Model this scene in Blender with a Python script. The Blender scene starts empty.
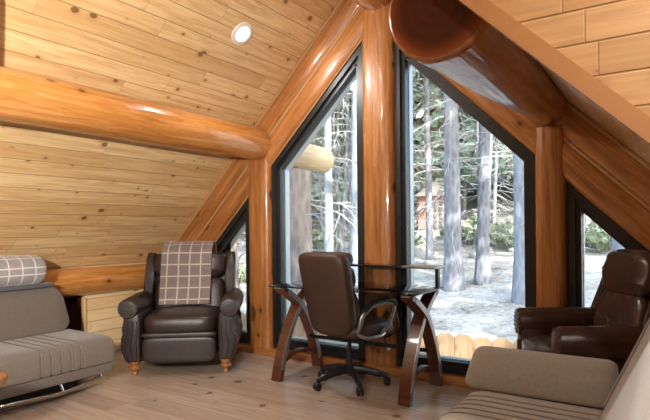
import bpy, bmesh, math, random
from mathutils import Vector, Matrix, noise as mnoise
random.seed(7)
PI = math.pi
SC = bpy.context.scene
COL = SC.collection

# ------------------------------------------------------------------ measurements of the place (metres)
RZ = 3.66            # height of the ceiling planes at the ridge
SL = 0.986           # slope of the ceiling (rise per metre)
R2 = 3.066           # the same slope line, top of the window frames
ANG = math.atan(SL)
CA, SA = math.cos(ANG), math.sin(ANG)

# ------------------------------------------------------------------ mesh helpers
class MB:
    def __init__(s):
        s.bm = bmesh.new()
        s.uv = None
    def _new(s, before):
        return [v for v in s.bm.verts if v.index == -1 or v not in before]
    def add(s, verts, faces, M=None):
        vs = [s.bm.verts.new(M @ Vector(v) if M else Vector(v)) for v in verts]
        fs = []
        for f in faces:
            try: fs.append(s.bm.faces.new([vs[i] for i in f]))
            except ValueError: pass
        return vs, fs
    def box(s, c, d, rot=None, bevel=0, seg=2):
        x, y, z = [k / 2 for k in d]
        V = [(-x,-y,-z),(x,-y,-z),(x,y,-z),(-x,y,-z),(-x,-y,z),(x,-y,z),(x,y,z),(-x,y,z)]
        F = [(3,2,1,0),(4,5,6,7),(0,1,5,4),(1,2,6,5),(2,3,7,6),(3,0,4,7)]
        M = Matrix.Translation(c) @ (rot.to_4x4() if rot else Matrix())
        vs, fs = s.add(V, F, M)
        if bevel: s._bev(fs, bevel, seg)
        return s
    def _bev(s, fs, w, seg):
        es = list({e for f in fs for e in f.edges})
        bmesh.ops.bevel(s.bm, geom=es, offset=w, offset_type='OFFSET', segments=seg, profile=0.5, affect='EDGES', clamp_overlap=True)
    def prism(s, poly, fn, lo, hi, bevel=0, seg=2):
        """poly: 2D points; fn(a, b, t) -> 3D; extruded for t in lo..hi"""
        n = len(poly)
        V = [fn(a, b, lo) for a, b in poly] + [fn(a, b, hi) for a, b in poly]
        F = [tuple(range(n))[::-1], tuple(range(n, 2*n))] + [(i, (i+1) % n, n+(i+1) % n, n+i) for i in range(n)]
        vs, fs = s.add(V, F)
        if bevel:
            es = list({e for f in fs[:2] for e in f.edges})
            bmesh.ops.bevel(s.bm, geom=es, offset=bevel, offset_type='OFFSET', segments=seg, profile=0.5, affect='EDGES', clamp_overlap=True)
        return s
    def rings(s, rings, cap=True, closed=True):
        n = len(rings[0]); allv = []
        for r in rings: allv.append([s.bm.verts.new(Vector(p)) for p in r])
        for a, b in zip(allv, allv[1:]):
            for i in range(n if closed else n-1):
                j = (i+1) % n
                try: s.bm.faces.new((a[i], a[j], b[j], b[i]))
                except ValueError: pass
        if cap and closed:
            for r in (allv[0][::-1], allv[-1]):
                try: s.bm.faces.new(r)
                except ValueError: pass
        return allv
    def tube(s, pts, rad, seg=10, flat=1.0, up=None, prof=None, round_ends=False):
        pts = [Vector(p) for p in pts]; n = len(pts)
        rad = rad if isinstance(rad, (list, tuple)) else [rad]*n
        T = [(pts[min(i+1, n-1)] - pts[max(i-1, 0)]).normalized() for i in range(n)]
        a = Vector(up) if up else (Vector((0,0,1)) if abs(T[0].z) < .9 else Vector((1,0,0)))
        X = (a - T[0]*a.dot(T[0])).normalized(); R = []
        if prof is None: prof = [(math.cos(2*PI*k/seg), flat*math.sin(2*PI*k/seg)) for k in range(seg)]
        for i in range(n):
            X = (X - T[i]*X.dot(T[i])).normalized(); Y = T[i].cross(X)
            R.append([pts[i] + (X*u + Y*v)*rad[i] for u, v in prof])
        if round_ends:
            def shr(i, sgn):
                out = []
                for f, o in ((.55, .8), (.85, .45)):
                    c = pts[i] + T[i]*sgn*rad[i]*o*.6
                    out.append([c + (q - pts[i])*(.45 if f == .55 else .85) for q in R[i]])
                return out
            A = shr(0, -1); B = shr(-1, 1)
            R = A + R + B[::-1]
        s.rings(R); return s
    def lathe(s, prof, seg=24, M=None):
        M = M or Matrix()
        s.rings([[M @ Vector((r*math.cos(2*PI*k/seg), r*math.sin(2*PI*k/seg), z)) for k in range(seg)] for r, z in prof]); return s
    def se(s, c, r, e1=.4, e2=.4, M=None, nu=28, nv=16, fn=None):
        """superellipsoid cushion"""
        M = M or Matrix()
        p = lambda w, e: math.copysign(abs(w)**e, w)
        R = []
        for i in range(nv+1):
            a = -PI/2 + PI*i/nv
            a = max(-PI/2+.02, min(PI/2-.02, a)); row = []
            for k in range(nu):
                b = 2*PI*k/nu
                q = Vector((r[0]*p(math.cos(a),e1)*p(math.cos(b),e2), r[1]*p(math.cos(a),e1)*p(math.sin(b),e2), r[2]*p(math.sin(a),e1)))
                if fn: q = fn(q)
                row.append(M @ (q + Vector(c)))
            R.append(row)
        s.rings(R); return s
    def grid(s, fn, nu, nv, closed_u=False):
        R = [[fn(i/nu, j/nv) for i in range(nu + (0 if closed_u else 1))] for j in range(nv+1)]
        return s.rings(R, cap=False, closed=closed_u)
    def clip(s, co, no):
        g = s.bm.verts[:] + s.bm.edges[:] + s.bm.faces[:]
        r = bmesh.ops.bisect_plane(s.bm, geom=g, plane_co=co, plane_no=no, clear_outer=True)
        es = [e for e in r['geom_cut'] if isinstance(e, bmesh.types.BMEdge)]
        bmesh.ops.holes_fill(s.bm, edges=es); return s
    def build(s, name, mat, parent=None, smooth=35, M=None, sub=0):
        bm = s.bm
        bmesh.ops.recalc_face_normals(bm, faces=bm.faces)
        th = math.radians(smooth)
        for f in bm.faces: f.smooth = smooth > 0
        for e in bm.edges:
            if len(e.link_faces) == 2 and e.calc_face_angle(0) > th: e.smooth = False
        me = bpy.data.meshes.new(name); bm.to_mesh(me); bm.free()
        me.materials.append(mat)
        o = bpy.data.objects.new(name, me); COL.objects.link(o)
        if M: o.matrix_world = M
        if parent: o.parent = parent
        if sub:
            m = o.modifiers.new('sub', 'SUBSURF'); m.levels = sub; m.render_levels = sub
        return o

def tag(o, label, cat, group=None, kind=None):
    o['label'] = label; o['category'] = cat
    if group: o['group'] = group
    if kind: o['kind'] = kind
    return o
def struct(o): o['kind'] = 'structure'; return o
def thing(name, label, cat, loc=(0,0,0), rz=0, group=None):
    o = bpy.data.objects.new(name, None); COL.objects.link(o)
    o.location = loc; o.rotation_euler = (0,0,rz); o.empty_display_size = .1
    return tag(o, label, cat, group)
def cp(o, parent):
    c = o.copy(); COL.objects.link(c); c.parent = parent
    for ch in list(o.children): cp(ch, c)
    return c
def lerp(a, b, t): return a + (b-a)*t
def sm(t): t = max(0, min(1, t)); return t*t*(3-2*t)
def spl(P, n=8):
    """Catmull-Rom through P"""
    P = [Vector(p) for p in P]; Q = [P[0]*2-P[1]] + P + [P[-1]*2-P[-2]]; out = []
    for i in range(1, len(Q)-2):
        a, b, c, d = Q[i-1:i+3]
        for k in range(n):
            t = k/n
            out.append(.5*((2*b) + (c-a)*t + (2*a-5*b+4*c-d)*t*t + (3*b-a-3*c+d)*t**3))
    out.append(P[-1]); return out

# ------------------------------------------------------------------ node helper
class NT:
    def __init__(s, name):
        s.mat = bpy.data.materials.new(name); s.mat.use_nodes = True
        s.t = s.mat.node_tree; s.N = s.t.nodes; s.L = s.t.links
        s.b = s.N['Principled BSDF']; s.out = s.N['Material Output']
    def n(s, ty, **kw):
        o = s.N.new(ty)
        for k, v in kw.items(): setattr(o, k, v)
        return o
    def put(s, sock, v):
        if isinstance(v, bpy.types.NodeSocket): s.L.new(v, sock)
        elif v is not None:
            if hasattr(sock.default_value, '__len__') and not isinstance(v, (int, float)):
                v = tuple(v); m = len(sock.default_value)
                v = v + (1,)*(m-len(v)) if len(v) < m else v[:m]
            sock.default_value = v
    def m(s, op, a, b=None, c=None, clamp=False):
        o = s.n('ShaderNodeMath', operation=op, use_clamp=clamp)
        for i, v in enumerate((a, b, c)):
            if v is not None: s.put(o.inputs[i], v)
        return o.outputs[0]
    def obj(s):
        return s.n('ShaderNodeTexCoord').outputs['Object']
    def uv(s): return s.n('ShaderNodeTexCoord').outputs['UV']
    def sep(s, v):
        o = s.n('ShaderNodeSeparateXYZ'); s.L.new(v, o.inputs[0]); return o.outputs
    def vec(s, x, y, z):
        o = s.n('ShaderNodeCombineXYZ')
        for i, v in enumerate((x, y, z)): s.put(o.inputs[i], v)
        return o.outputs[0]
    def scl(s, v, k):
        o = s.n('ShaderNodeMapping'); s.L.new(v, o.inputs[0]); o.inputs['Scale'].default_value = k; return o.outputs[0]
    def noise(s, v, sc=5, det=3, rough=.5, dist=0):
        o = s.n('ShaderNodeTexNoise'); s.L.new(v, o.inputs['Vector'])
        o.inputs['Scale'].default_value = sc; o.inputs['Detail'].default_value = det
        o.inputs['Roughness'].default_value = rough; o.inputs['Distortion'].default_value = dist
        return o.outputs['Fac']
    def vor(s, v, sc=1, dim='3D', feat='F1'):
        o = s.n('ShaderNodeTexVoronoi', voronoi_dimensions=dim, feature=feat); s.L.new(v, o.inputs['Vector'])
        o.inputs['Scale'].default_value = sc; return o.outputs
    def white(s, v):
        o = s.n('ShaderNodeTexWhiteNoise', noise_dimensions='3D'); s.L.new(v, o.inputs['Vector']); return o.outputs
    def ramp(s, v, st):
        o = s.n('ShaderNodeValToRGB'); s.L.new(v, o.inputs[0]); e = o.color_ramp.elements
        while len(e) < len(st): e.new(.5)
        for q, (p, c) in zip(e, st): q.position = p; q.color = tuple(c)[:3] + (1,)
        return o.outputs[0]
    def mr(s, v, a, b, c=0, d=1):
        o = s.n('ShaderNodeMapRange', interpolation_type='SMOOTHSTEP'); s.put(o.inputs['Value'], v)
        for k, q in zip(('From Min','From Max','To Min','To Max'), (a, b, c, d)): s.put(o.inputs[k], q)
        return o.outputs[0]
    def mix(s, f, a, b, bt='MIX'):
        o = s.n('ShaderNodeMix', data_type='RGBA', blend_type=bt)
        s.put(o.inputs[0], f); s.put(o.inputs[6], a); s.put(o.inputs[7], b); return o.outputs[2]
    def bump(s, h, st=.3, d=.01):
        o = s.n('ShaderNodeBump'); s.L.new(h, o.inputs['Height']); o.inputs['Strength'].default_value = st; o.inputs['Distance'].default_value = d
        s.L.new(o.outputs[0], s.b.inputs['Normal'])
    def done(s, col=None, rough=None, metal=None, spec=None, coat=None, crough=None):
        for k, v in (('Base Color', col), ('Roughness', rough), ('Metallic', metal), ('Specular IOR Level', spec), ('Coat Weight', coat), ('Coat Roughness', crough)):
            if v is not None: s.put(s.b.inputs[k], v)
        return s.mat
def C(r, g, b):
    f = lambda v: (v/255/12.92) if v/255 <= .04045 else ((v/255+.055)/1.055)**2.4
    return (f(r), f(g), f(b))

def boards(name, pitch, length, cols, knot, kd=.5, rough=.42, groove=1.0, grain=.25, gloss=0, joint=True):
    t = NT(name); x, y, z = t.sep(t.obj())
    yy = t.m('DIVIDE', y, pitch); iy = t.m('FLOOR', yy); fy = t.m('FRACT', yy)
    r1 = t.white(t.vec(iy, 3.3, 1.7))[0]
    xx = t.m('DIVIDE', t.m('ADD', x, t.m('MULTIPLY', r1, length*5)), length); ix = t.m('FLOOR', xx); fx = t.m('FRACT', xx)
    rr = t.white(t.vec(iy, ix, .5)); r = rr[0]
    rs = t.m('MULTIPLY', r, 40)
    gv = t.vec(t.m('ADD', t.m('MULTIPLY', x, 1.1), rs), t.m('MULTIPLY', y, 16), rs)
    g = t.noise(gv, 1.6, 4, .55, 1.2)
    g2 = t.noise(t.vec(t.m('ADD', t.m('MULTIPLY', x, 3), rs), t.m('MULTIPLY', y, 95), rs), 1, 2)
    base = t.ramp(r, [(0, cols[0]), (.5, cols[1]), (1, cols[2])])
    gg = t.m('ADD', t.m('MULTIPLY', t.mr(g, .35, .7), grain), t.m('MULTIPLY', g2, grain*.35))
    col = t.mix(gg, base, cols[3], 'MIX')
    kv = t.vor(t.vec(t.m('ADD', t.m('MULTIPLY', x, 3.4), rs), t.m('ADD', t.m('MULTIPLY', y, 1/pitch*.62), rs), 0), 1, '2D')
    ksep = t.sep(kv['Color'])
    has = t.m('GREATER_THAN', ksep[0], 1-kd)
    size = t.m('MULTIPLY_ADD', t.m('POWER', ksep[1], 2.0), .095, .012)
    wob = t.m('MULTIPLY', t.noise(t.obj(), 60, 2), .03)
    kdist = t.m('ADD', kv['Distance'], wob)
    kn = t.m('MULTIPLY', t.mr(kdist, size, t.m('MULTIPLY_ADD', size, 1, .03), 1, 0), has)
    halo = t.m('MULTIPLY', t.mr(kv['Distance'], size, t.m('MULTIPLY_ADD', size, 2.2, .06), .45, 0), has)
    col = t.mix(halo, col, cols[3]); col = t.mix(t.m('MULTIPLY', kn, .72), col, knot)
    e = t.m('MINIMUM', fy, t.m('SUBTRACT', 1, fy))
    gr = t.mr(t.m('MULTIPLY', e, pitch), .0012, .0048, 1, 0)
    if joint:
        ex = t.m('MINIMUM', fx, t.m('SUBTRACT', 1, fx))
        gr = t.m('MAXIMUM', gr, t.mr(t.m('MULTIPLY', ex, length), .0008, .003, .7, 0))
    col = t.mix(t.m('MULTIPLY', gr, .6*groove), col, tuple(c*.45 for c in cols[3]))
    h = t.m('SUBTRACT', t.m('MULTIPLY', g2, .06), gr)
    t.bump(h, .5*groove, .006)
    return t.done(col, rough, coat=gloss, crough=.15)

def logwood(name, c1, c2, c3, knot, rough=.28, coat=.6, ks=3.8, bs=.25):
    """grain runs along local X"""
    t = NT(name); o = t.obj()
    g = t.noise(t.scl(o, (1.2, 13, 13)), 1.4, 5, .6, 1.5)
    big = t.noise(t.scl(o, (.8, 2, 2)), 2.0, 2)
    fine = t.noise(t.scl(o, (4, 90, 90)), 1, 2)
    col = t.ramp(t.m('ADD', t.m('MULTIPLY', g, .75), t.m('MULTIPLY', big, .25)), [(.34, c1), (.5, c2), (.64, c3)])
    kv = t.vor(t.scl(o, (ks, ks*1.5, ks*1.5)), 1); ks_ = t.sep(kv['Color'])
    has = t.m('GREATER_THAN', ks_[0], .3); size = t.m('MULTIPLY_ADD', ks_[1], .10, .05)
    kn = t.m('MULTIPLY', t.mr(kv['Distance'], size, t.m('ADD', size, .05), 1, 0), has)
    halo = t.m('MULTIPLY', t.mr(kv['Distance'], size, t.m('ADD', size, .22), .5, 0), has)
    col = t.mix(halo, col, c1); col = t.mix(t.m('MULTIPLY', kn, .85), col, knot)
    h = t.m('ADD', t.m('MULTIPLY', t.noise(t.scl(o, (2.5, 9, 9)), 1, 5, .65), 1.0), t.m('MULTIPLY', fine, .15))
    t.bump(h, bs, .03)
    t.b.inputs['Coat IOR'].default_value = 1.75
    return t.done(col, rough, coat=coat, crough=.07)

def plain(name, col, rough=.5, metal=0, var=.12, sc=30, bmp=.1, bd=.004, spec=None, coat=None):
    t = NT(name); o = t.obj(); n = t.noise(o, sc, 3)
    c = t.mix(n, tuple(k*(1-var) for k in col), tuple(min(1, k*(1+var)) for k in col))
    if bmp: t.bump(n, bmp, bd)
    return t.done(c, rough, metal, spec, coat, .2 if coat else None)

M = {}
M['pine_left'] = boards('pine ceiling boards', .14, 2.1, (C(226,194,142), C(238,210,160), C(210,174,122), C(190,144,90)), C(92,48,20), .85, .42, grain=.6)
M['pine_right'] = boards('pine boards in the shade side', .14, 2.0, (C(222,186,136), C(228,194,148), C(212,174,124), C(194,148,98)), C(92,48,20), .6, .42, grain=.45)
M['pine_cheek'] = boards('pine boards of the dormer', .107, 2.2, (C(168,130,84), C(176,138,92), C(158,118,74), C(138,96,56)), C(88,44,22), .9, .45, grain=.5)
M['pine_knee'] = boards('pale pine boards', .115, 1.8, (C(232,200,150), C(238,208,160), C(226,190,136), C(206,160,100)), C(110,66,36), .5, .45, grain=.35)
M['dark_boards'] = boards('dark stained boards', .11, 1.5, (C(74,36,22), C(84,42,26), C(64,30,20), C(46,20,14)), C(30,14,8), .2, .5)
M['floor'] = boards('oak plank floor', .19, 1.35, (C(172,152,135), C(184,165,149), C(160,140,124), C(132,110,94)), C(70,52,40), .3, .27, groove=.45, grain=.4)
M['log'] = logwood('varnished orange log', C(160,98,40), C(192,128,64), C(210,152,88), C(84,44,20), bs=.4)
M['log_dark'] = logwood('varnished dark orange log', C(146,88,48), C(166,104,60), C(180,118,72), C(72,38,22), rough=.3)
M['log_mid'] = logwood('varnished log rafter', C(132,80,36), C(164,104,52), C(184,126,70), C(66,36,20), rough=.34, coat=.6, bs=.4)
M['log_out'] = logwood('weathered pale log', C(206,172,130), C(220,190,150), C(232,206,170), C(120,84,54), rough=.7, coat=0)
M['trimwood'] = plain('brown stained trim', C(150,104,62), .4, sc=12)
M['chink'] = plain('tan caulk line', C(172,128,82), .6)
M['endgrain'] = None
M['frame'] = plain('black window frame', C(30,31,33), .38, var=.05, bmp=0)
M['jamb'] = plain('grey aluminium jamb', C(176,184,186), .35, .3, var=.04, bmp=0)
def endgrain():
    t = NT('dark end grain'); x, y, z = t.sep(t.obj())
    r = t.m('SQRT', t.m('ADD', t.m('MULTIPLY', y, y), t.m('MULTIPLY', z, z)))
    n = t.noise(t.obj(), 6, 3)
    w = t.m('SINE', t.m('MULTIPLY', t.m('ADD', r, t.m('MULTIPLY', n, .02)), 150))
    c = t.mix(t.m('MULTIPLY_ADD', w, .2, .3), C(80,38,22), C(60,28,18))
    c = t.mix(t.mr(r, .135, .2), c, C(140,70,34))
    return t.done(c, .3, coat=.5, crough=.2)
M['endgrain'] = endgrain()
def glass():
    t = NT('window glass')
    tr = t.n('ShaderNodeBsdfTransparent'); tr.inputs[0].default_value = (.93,.965,.97,1)
    gl = t.n('ShaderNodeBsdfGlossy'); gl.inputs['Roughness'].default_value = .01
    fr = t.n('ShaderNodeFresnel'); fr.inputs[0].default_value = 1.45
    mx = t.n('ShaderNodeMixShader'); t.L.new(fr.outputs[0], mx.inputs[0]); t.L.new(tr.outputs[0], mx.inputs[1]); t.L.new(gl.outputs[0], mx.inputs[2])
    t.L.new(mx.outputs[0], t.out.inputs[0]); return t.mat
M['glass'] = glass()
def smoked():
    t = NT('smoked desk glass')
    tr = t.n('ShaderNodeBsdfTransparent'); tr.inputs[0].default_value = (.22,.24,.25,1)
    gl = t.n('ShaderNodeBsdfGlossy'); gl.inputs['Roughness'].default_value = .03
    fr = t.n('ShaderNodeFresnel'); fr.inputs[0].default_value = 1.5
    mx = t.n('ShaderNodeMixShader'); t.L.new(fr.outputs[0], mx.inputs[0]); t.L.new(tr.outputs[0], mx.inputs[1]); t.L.new(gl.outputs[0], mx.inputs[2])
    t.L.new(mx.outputs[0], t.out.inputs[0]); return t.mat
M['smoked'] = smoked()
def leather(name, c, rough=.38, wr=.5):
    t = NT(name); o = t.obj()
    f = t.vor(o, 170)['Distance']; w = t.noise(o, 7, 4, .6, .6); b = t.noise(o, 3, 2)
    col = t.mix(b, tuple(k*.8 for k in c), tuple(k*1.25 for k in c))
    t.bump(t.m('ADD', t.m('MULTIPLY', f, .06), t.m('MULTIPLY', w, wr)), .35, .02)
    return t.done(col, t.m('MULTIPLY_ADD', w, .2, rough-.1), spec=.5)
M['leather'] = leather('dark brown leather', C(43,33,31))
M['leather_right'] = leather('dark brown creased leather', C(62,44,38), .24, .8)
M['leather_office'] = leather('brown office leather', C(62,44,37), .48, .2)
def fabric(name, c, sc=260):
    t = NT(name); o = t.obj(); n = t.noise(o, sc, 2, .6); b = t.noise(o, 60, 3)
    col = t.mix(t.m('ADD', t.m('MULTIPLY', n, .6), t.m('MULTIPLY', b, .4)), tuple(k*.6 for k in c), tuple(min(1, k*1.45) for k in c))
    t.bump(n, .4, .003); m = t.done(col, .95, spec=.15); t.put(t.b.inputs['Sheen Weight'], .25); return m
M['grey_fabric'] = fabric('grey woven upholstery', C(106,97,89))
M['tan_fabric'] = fabric('taupe woven upholstery', C(136,125,113))
M['seam'] = plain('seam piping', C(124,113,102), .9, bmp=0)
M['charcoal'] = fabric('charcoal fabric', C(86,86,90))
def plaid(name, c, line, pu, pv, du, dv, lw=.006):
    t = NT(name); u, v, _ = t.sep(t.uv())
    def ln(a, p, d):
        f = t.m('FRACT', t.m('DIVIDE', t.m('ADD', a, d), p)); e = t.m('ABSOLUTE', t.m('SUBTRACT', f, .5))
        return t.mr(t.m('MULTIPLY', e, p), lw*.6, lw*1.3, 1, 0)
    L = t.m('MAXIMUM', ln(u, pu, du), ln(v, pv, dv))
    n = t.noise(t.obj(), 240, 2); b = t.noise(t.obj(), 25, 2)
    col = t.mix(t.m('ADD', t.m('MULTIPLY', n, .6), t.m('MULTIPLY', b, .4)), tuple(k*.65 for k in c), tuple(k*1.4 for k in c))
    col = t.mix(t.m('MULTIPLY', L, t.m('MULTIPLY_ADD', n, .5, .5)), col, line)
    t.bump(n, .4, .003); m = t.done(col, .95, spec=.1); t.put(t.b.inputs['Sheen Weight'], .3); return m
M['plaid_throw'] = plaid('brown grey plaid wool', C(122,110,106), C(202,190,180), .105, .112, .02, .05)
M['plaid_roll'] = plaid('grey plaid wool', C(146,142,142), C(220,214,208), .115, .105, .03, .07)
M['chrome'] = plain('chrome', C(205,205,205), .16, 1, var=.02, bmp=0)
M['silver'] = plain('brushed silver', C(170,166,162), .35, .8, var=.05, bmp=0)
M['black_plastic'] = plain('black plastic', C(30,31,34), .4, var=.05, bmp=0)
M['black_metal'] = plain('black metal', C(24,24,26), .35, .2, var=.05, bmp=0)
M['grey_plastic'] = plain('grey plastic', C(126,118,112), .45, var=.05, bmp=0)
M['brass'] = plain('antique brass', C(120,92,62), .35, .9, bmp=0)
M['cherry'] = logwood('cherry stained wood', C(66,32,22), C(82,42,28), C(98,54,36), C(70,30,18), rough=.35, coat=.3, ks=1.0, bs=.05)
M['footwood'] = logwood('honey turned wood', C(126,78,40), C(148,96,52), C(166,114,66), C(110,64,32), rough=.35, coat=.3, ks=1.0, bs=.05)
M['white_metal'] = plain('white enamel', C(226,222,214), .4, var=.03, bmp=0)
def emit(name, c, s):
    t = NT(name); e = t.n('ShaderNodeEmission'); e.inputs[0].default_value = tuple(c)+(1,); e.inputs[1].default_value = s
    t.L.new(e.outputs[0], t.out.inputs[0]); return t.mat
M['lamp_glow'] = emit('lit lamp', (1,.95,.88), 4)
def bark(name, a, b):
    t = NT(name); o = t.obj(); v = t.vor(t.scl(o, (7, 7, 2.2)), 1.6)['Distance']; n = t.noise(t.scl(o, (6,6,2)), 2, 4)
    col = t.mix(t.m('ADD', t.m('MULTIPLY', v, .7), t.m('MULTIPLY', n, .3)), a, b)
    t.bump(v, .6, .03); return t.done(col, .95, spec=.1)
M['bark'] = bark('pine bark', C(84,84,90), C(152,152,158))
M['bark_pale'] = bark('pale bark', C(98,102,110), C(154,159,168))
M['bark_dark'] = bark('dark brown bark', C(84,78,78), C(152,142,136))
def foliage(name, a, b):
    t = NT(name); n = t.noise(t.obj(), 1.8, 3); c = t.mix(n, a, b)
    d = t.n('ShaderNodeBsdfDiffuse'); q = t.n('ShaderNodeBsdfTranslucent'); x = t.n('ShaderNodeMixShader'); x.inputs[0].default_value = .45
    t.L.new(c, d.inputs[0]); t.L.new(c, q.inputs[0]); t.L.new(d.outputs[0], x.inputs[1]); t.L.new(q.outputs[0], x.inputs[2]); t.L.new(x.outputs[0], t.out.inputs[0]); return t.mat
M['needles'] = foliage('pine needles', C(158,190,170), C(214,230,220))  # both needle tones paled, haze and glare mixed into the colour
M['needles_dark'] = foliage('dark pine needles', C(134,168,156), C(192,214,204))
M['needles_old'] = plain('pine needles', C(160,184,160), .8, var=.35, sc=2.5, bmp=0)
M['needles_old2'] = plain('dark pine needles', C(130,156,140), .8, var=.35, sc=2.5, bmp=0)
M['twigs'] = plain('bare grey twigs', C(160,158,156), .9, bmp=0)
M['bush'] = plain('shrub leaves', C(136,150,122), .8, var=.3, sc=3, bmp=0)
M['rock'] = plain('grey rock', C(150,146,142), .9, var=.3, sc=4, bmp=.5, bd=.05)
M['picket'] = logwood('cedar fence wood', C(140,112,84), C(154,126,98), C(166,140,112), C(130,92,60), rough=.8, coat=0, ks=2.5)
M['shed'] = plain('red brown shed boards', C(146,104,94), .8, var=.2, sc=6)
M['shed_roof'] = plain('pale shed roof', C(190,176,168), .8, sc=6)
def ground():
    t = NT('dry forest floor'); o = t.obj(); n = t.noise(o, 1.3, 5, .6); f = t.noise(o, 9, 4, .7); q = t.noise(o, .35, 3)
    col = t.ramp(t.m('ADD', t.m('MULTIPLY', n, .5), t.m('MULTIPLY', f, .5)), [(.35, C(112,107,102)), (.47, C(166,160,152)), (.6, C(202,197,190))])
    col = t.mix(t.mr(q, .55, .75, 0, .5), col, C(150,150,116))
    t.bump(f, .6, .06); return t.done(col, .95, spec=.1)
M['ground'] = ground()

# ================================================================== THE ROOM
YB = -6.4      # back of the room
YC = -2.29     # far cheek of the dormer
YD = -5.5      # near cheek
UK = 2.74      # knee walls
UD = 3.05      # dormer front wall
UH = .55       # dormer header

def frame_m(o, X, Y):
    X = Vector(X).normalized(); Y = Vector(Y).normalized(); Z = X.cross(Y)
    m = Matrix((X, Y, Z)).transposed().to_4x4(); m.translation = Vector(o); return m
def panel(name, o, X, Y, w, h, mat, th=.03, x0=0, y0=0, hole=None):
    """slab with local x along the boards, y across; local +z is the inner face"""
    b = MB()
    if hole is None: b.box((x0+w/2, y0+h/2, -th/2), (w, h, th))
    return struct(b.build(name, mat, M=frame_m(o, X, Y), smooth=0))

b = MB(); b.box((-.2, (YB+.08)/2, -.05), (6.9, .08-YB+.1, .1)); struct(b.build('floor', M['floor'], smooth=0))
# ceilings: left slope, right slope strip beside the gable, right slope above the dormer header
RID = (0, .35, RZ)
LS = 3.5/CA
panel('ceiling_left', RID, (0,-1,0), (-CA,0,-SA), .35-YB, LS, M['pine_left'])
panel('ceiling_right', RID, (0,1,0), (CA,0,-SA), .35-YC, LS, M['pine_right'], x0=-(.35-YC))
panel('ceiling_header', (0,YC,RZ), (0,1,0), (CA,0,-SA), YC-YB, UH/CA, M['pine_right'], x0=-(YC-YB))
zh = RZ - SL*UH
panel('ceiling_dormer', (UH,YC,zh), (0,1,0), (UD+.05-UH,0,-.22), YC-YB, math.hypot(UD+.05-UH,.22), M['pine_right'], x0=-(YC-YB))
# dormer cheek walls (triangles of horizontal boards), local x along u, local y = z
def cheek(name, y, sgn):
    b = MB(); zt = lambda u: zh - .22*(u-UH)/(UD+.05-UH)
    pts = [(UH, zh+.02), (UD, zt(UD)), (UD, RZ-SL*UD-.05), (UH, zh-.05)]
    b.prism([(u, z) for u, z in pts], lambda a, c, t: (a, c, t), -.04, 0)
    o = b.build(name, M['pine_cheek'], smooth=0, M=frame_m((0, y, 0), (sgn,0,0), (0,0,1))) if sgn > 0 else None
    return struct(o)
cheek('wall_dormer', YC-.012, 1)
b = MB(); b.box((UD+.02, (YC+YB)/2, 1.5), (.04, YC-YB, 3.0)); struct(b.build('wall_right', M['pine_cheek'], smooth=0))
panel('wall_right_low', (UK,0,0), (0,-1,0), (0,0,1), -YC, 1.0, M['pine_knee'])
panel('wall_back', (3.2,YB,0), (-1,0,0), (0,0,1), 6.8, 3.9, M['pine_cheek'])
# left knee wall below the low log, with the dark recess
panel('wall_left', (-UK,-1.07,0), (0,1,0), (0,0,1), 1.07+.02, .9, M['pine_knee'])
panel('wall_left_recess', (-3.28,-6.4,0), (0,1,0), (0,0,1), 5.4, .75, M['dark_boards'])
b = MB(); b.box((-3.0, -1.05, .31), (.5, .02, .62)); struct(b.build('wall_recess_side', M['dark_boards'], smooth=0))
b = MB(); b.box((-2.727, -1.079, .30), (.05, .022, .60), bevel=.004); struct(b.build('trim_1', M['pine_knee']))
# edge of the roof at the dormer: brown trim board running up the slope, pale board against the strip
def along(u0, u1, y0, y1, o0, o1):
    """box that follows the right slope between u0 and u1, perpendicular offset o0..o1 (positive = into the room)"""
    P = []
    for y in (y0, y1):
        for u, o in ((u0,o0),(u1,o0),(u1,o1),(u0,o1)):
            P.append((u - SA*o, y, RZ - SL*u - CA*o))
    return P, [(3,2,1,0),(4,5,6,7),(0,1,5,4),(1,2,6,5),(2,3,7,6),(3,0,4,7)]
b = MB(); b.add(*along(UH-.05, 2.95, YC-.04, YC+.005, .024, .078)); struct(b.build('trim_2', M['trimwood'], smooth=0))
b = MB(); b.box((UH, (YC+YB)/2, zh-.0), (.05, YC-YB, .16)); struct(b.build('trim_3', M['trimwood'], smooth=0))

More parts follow.
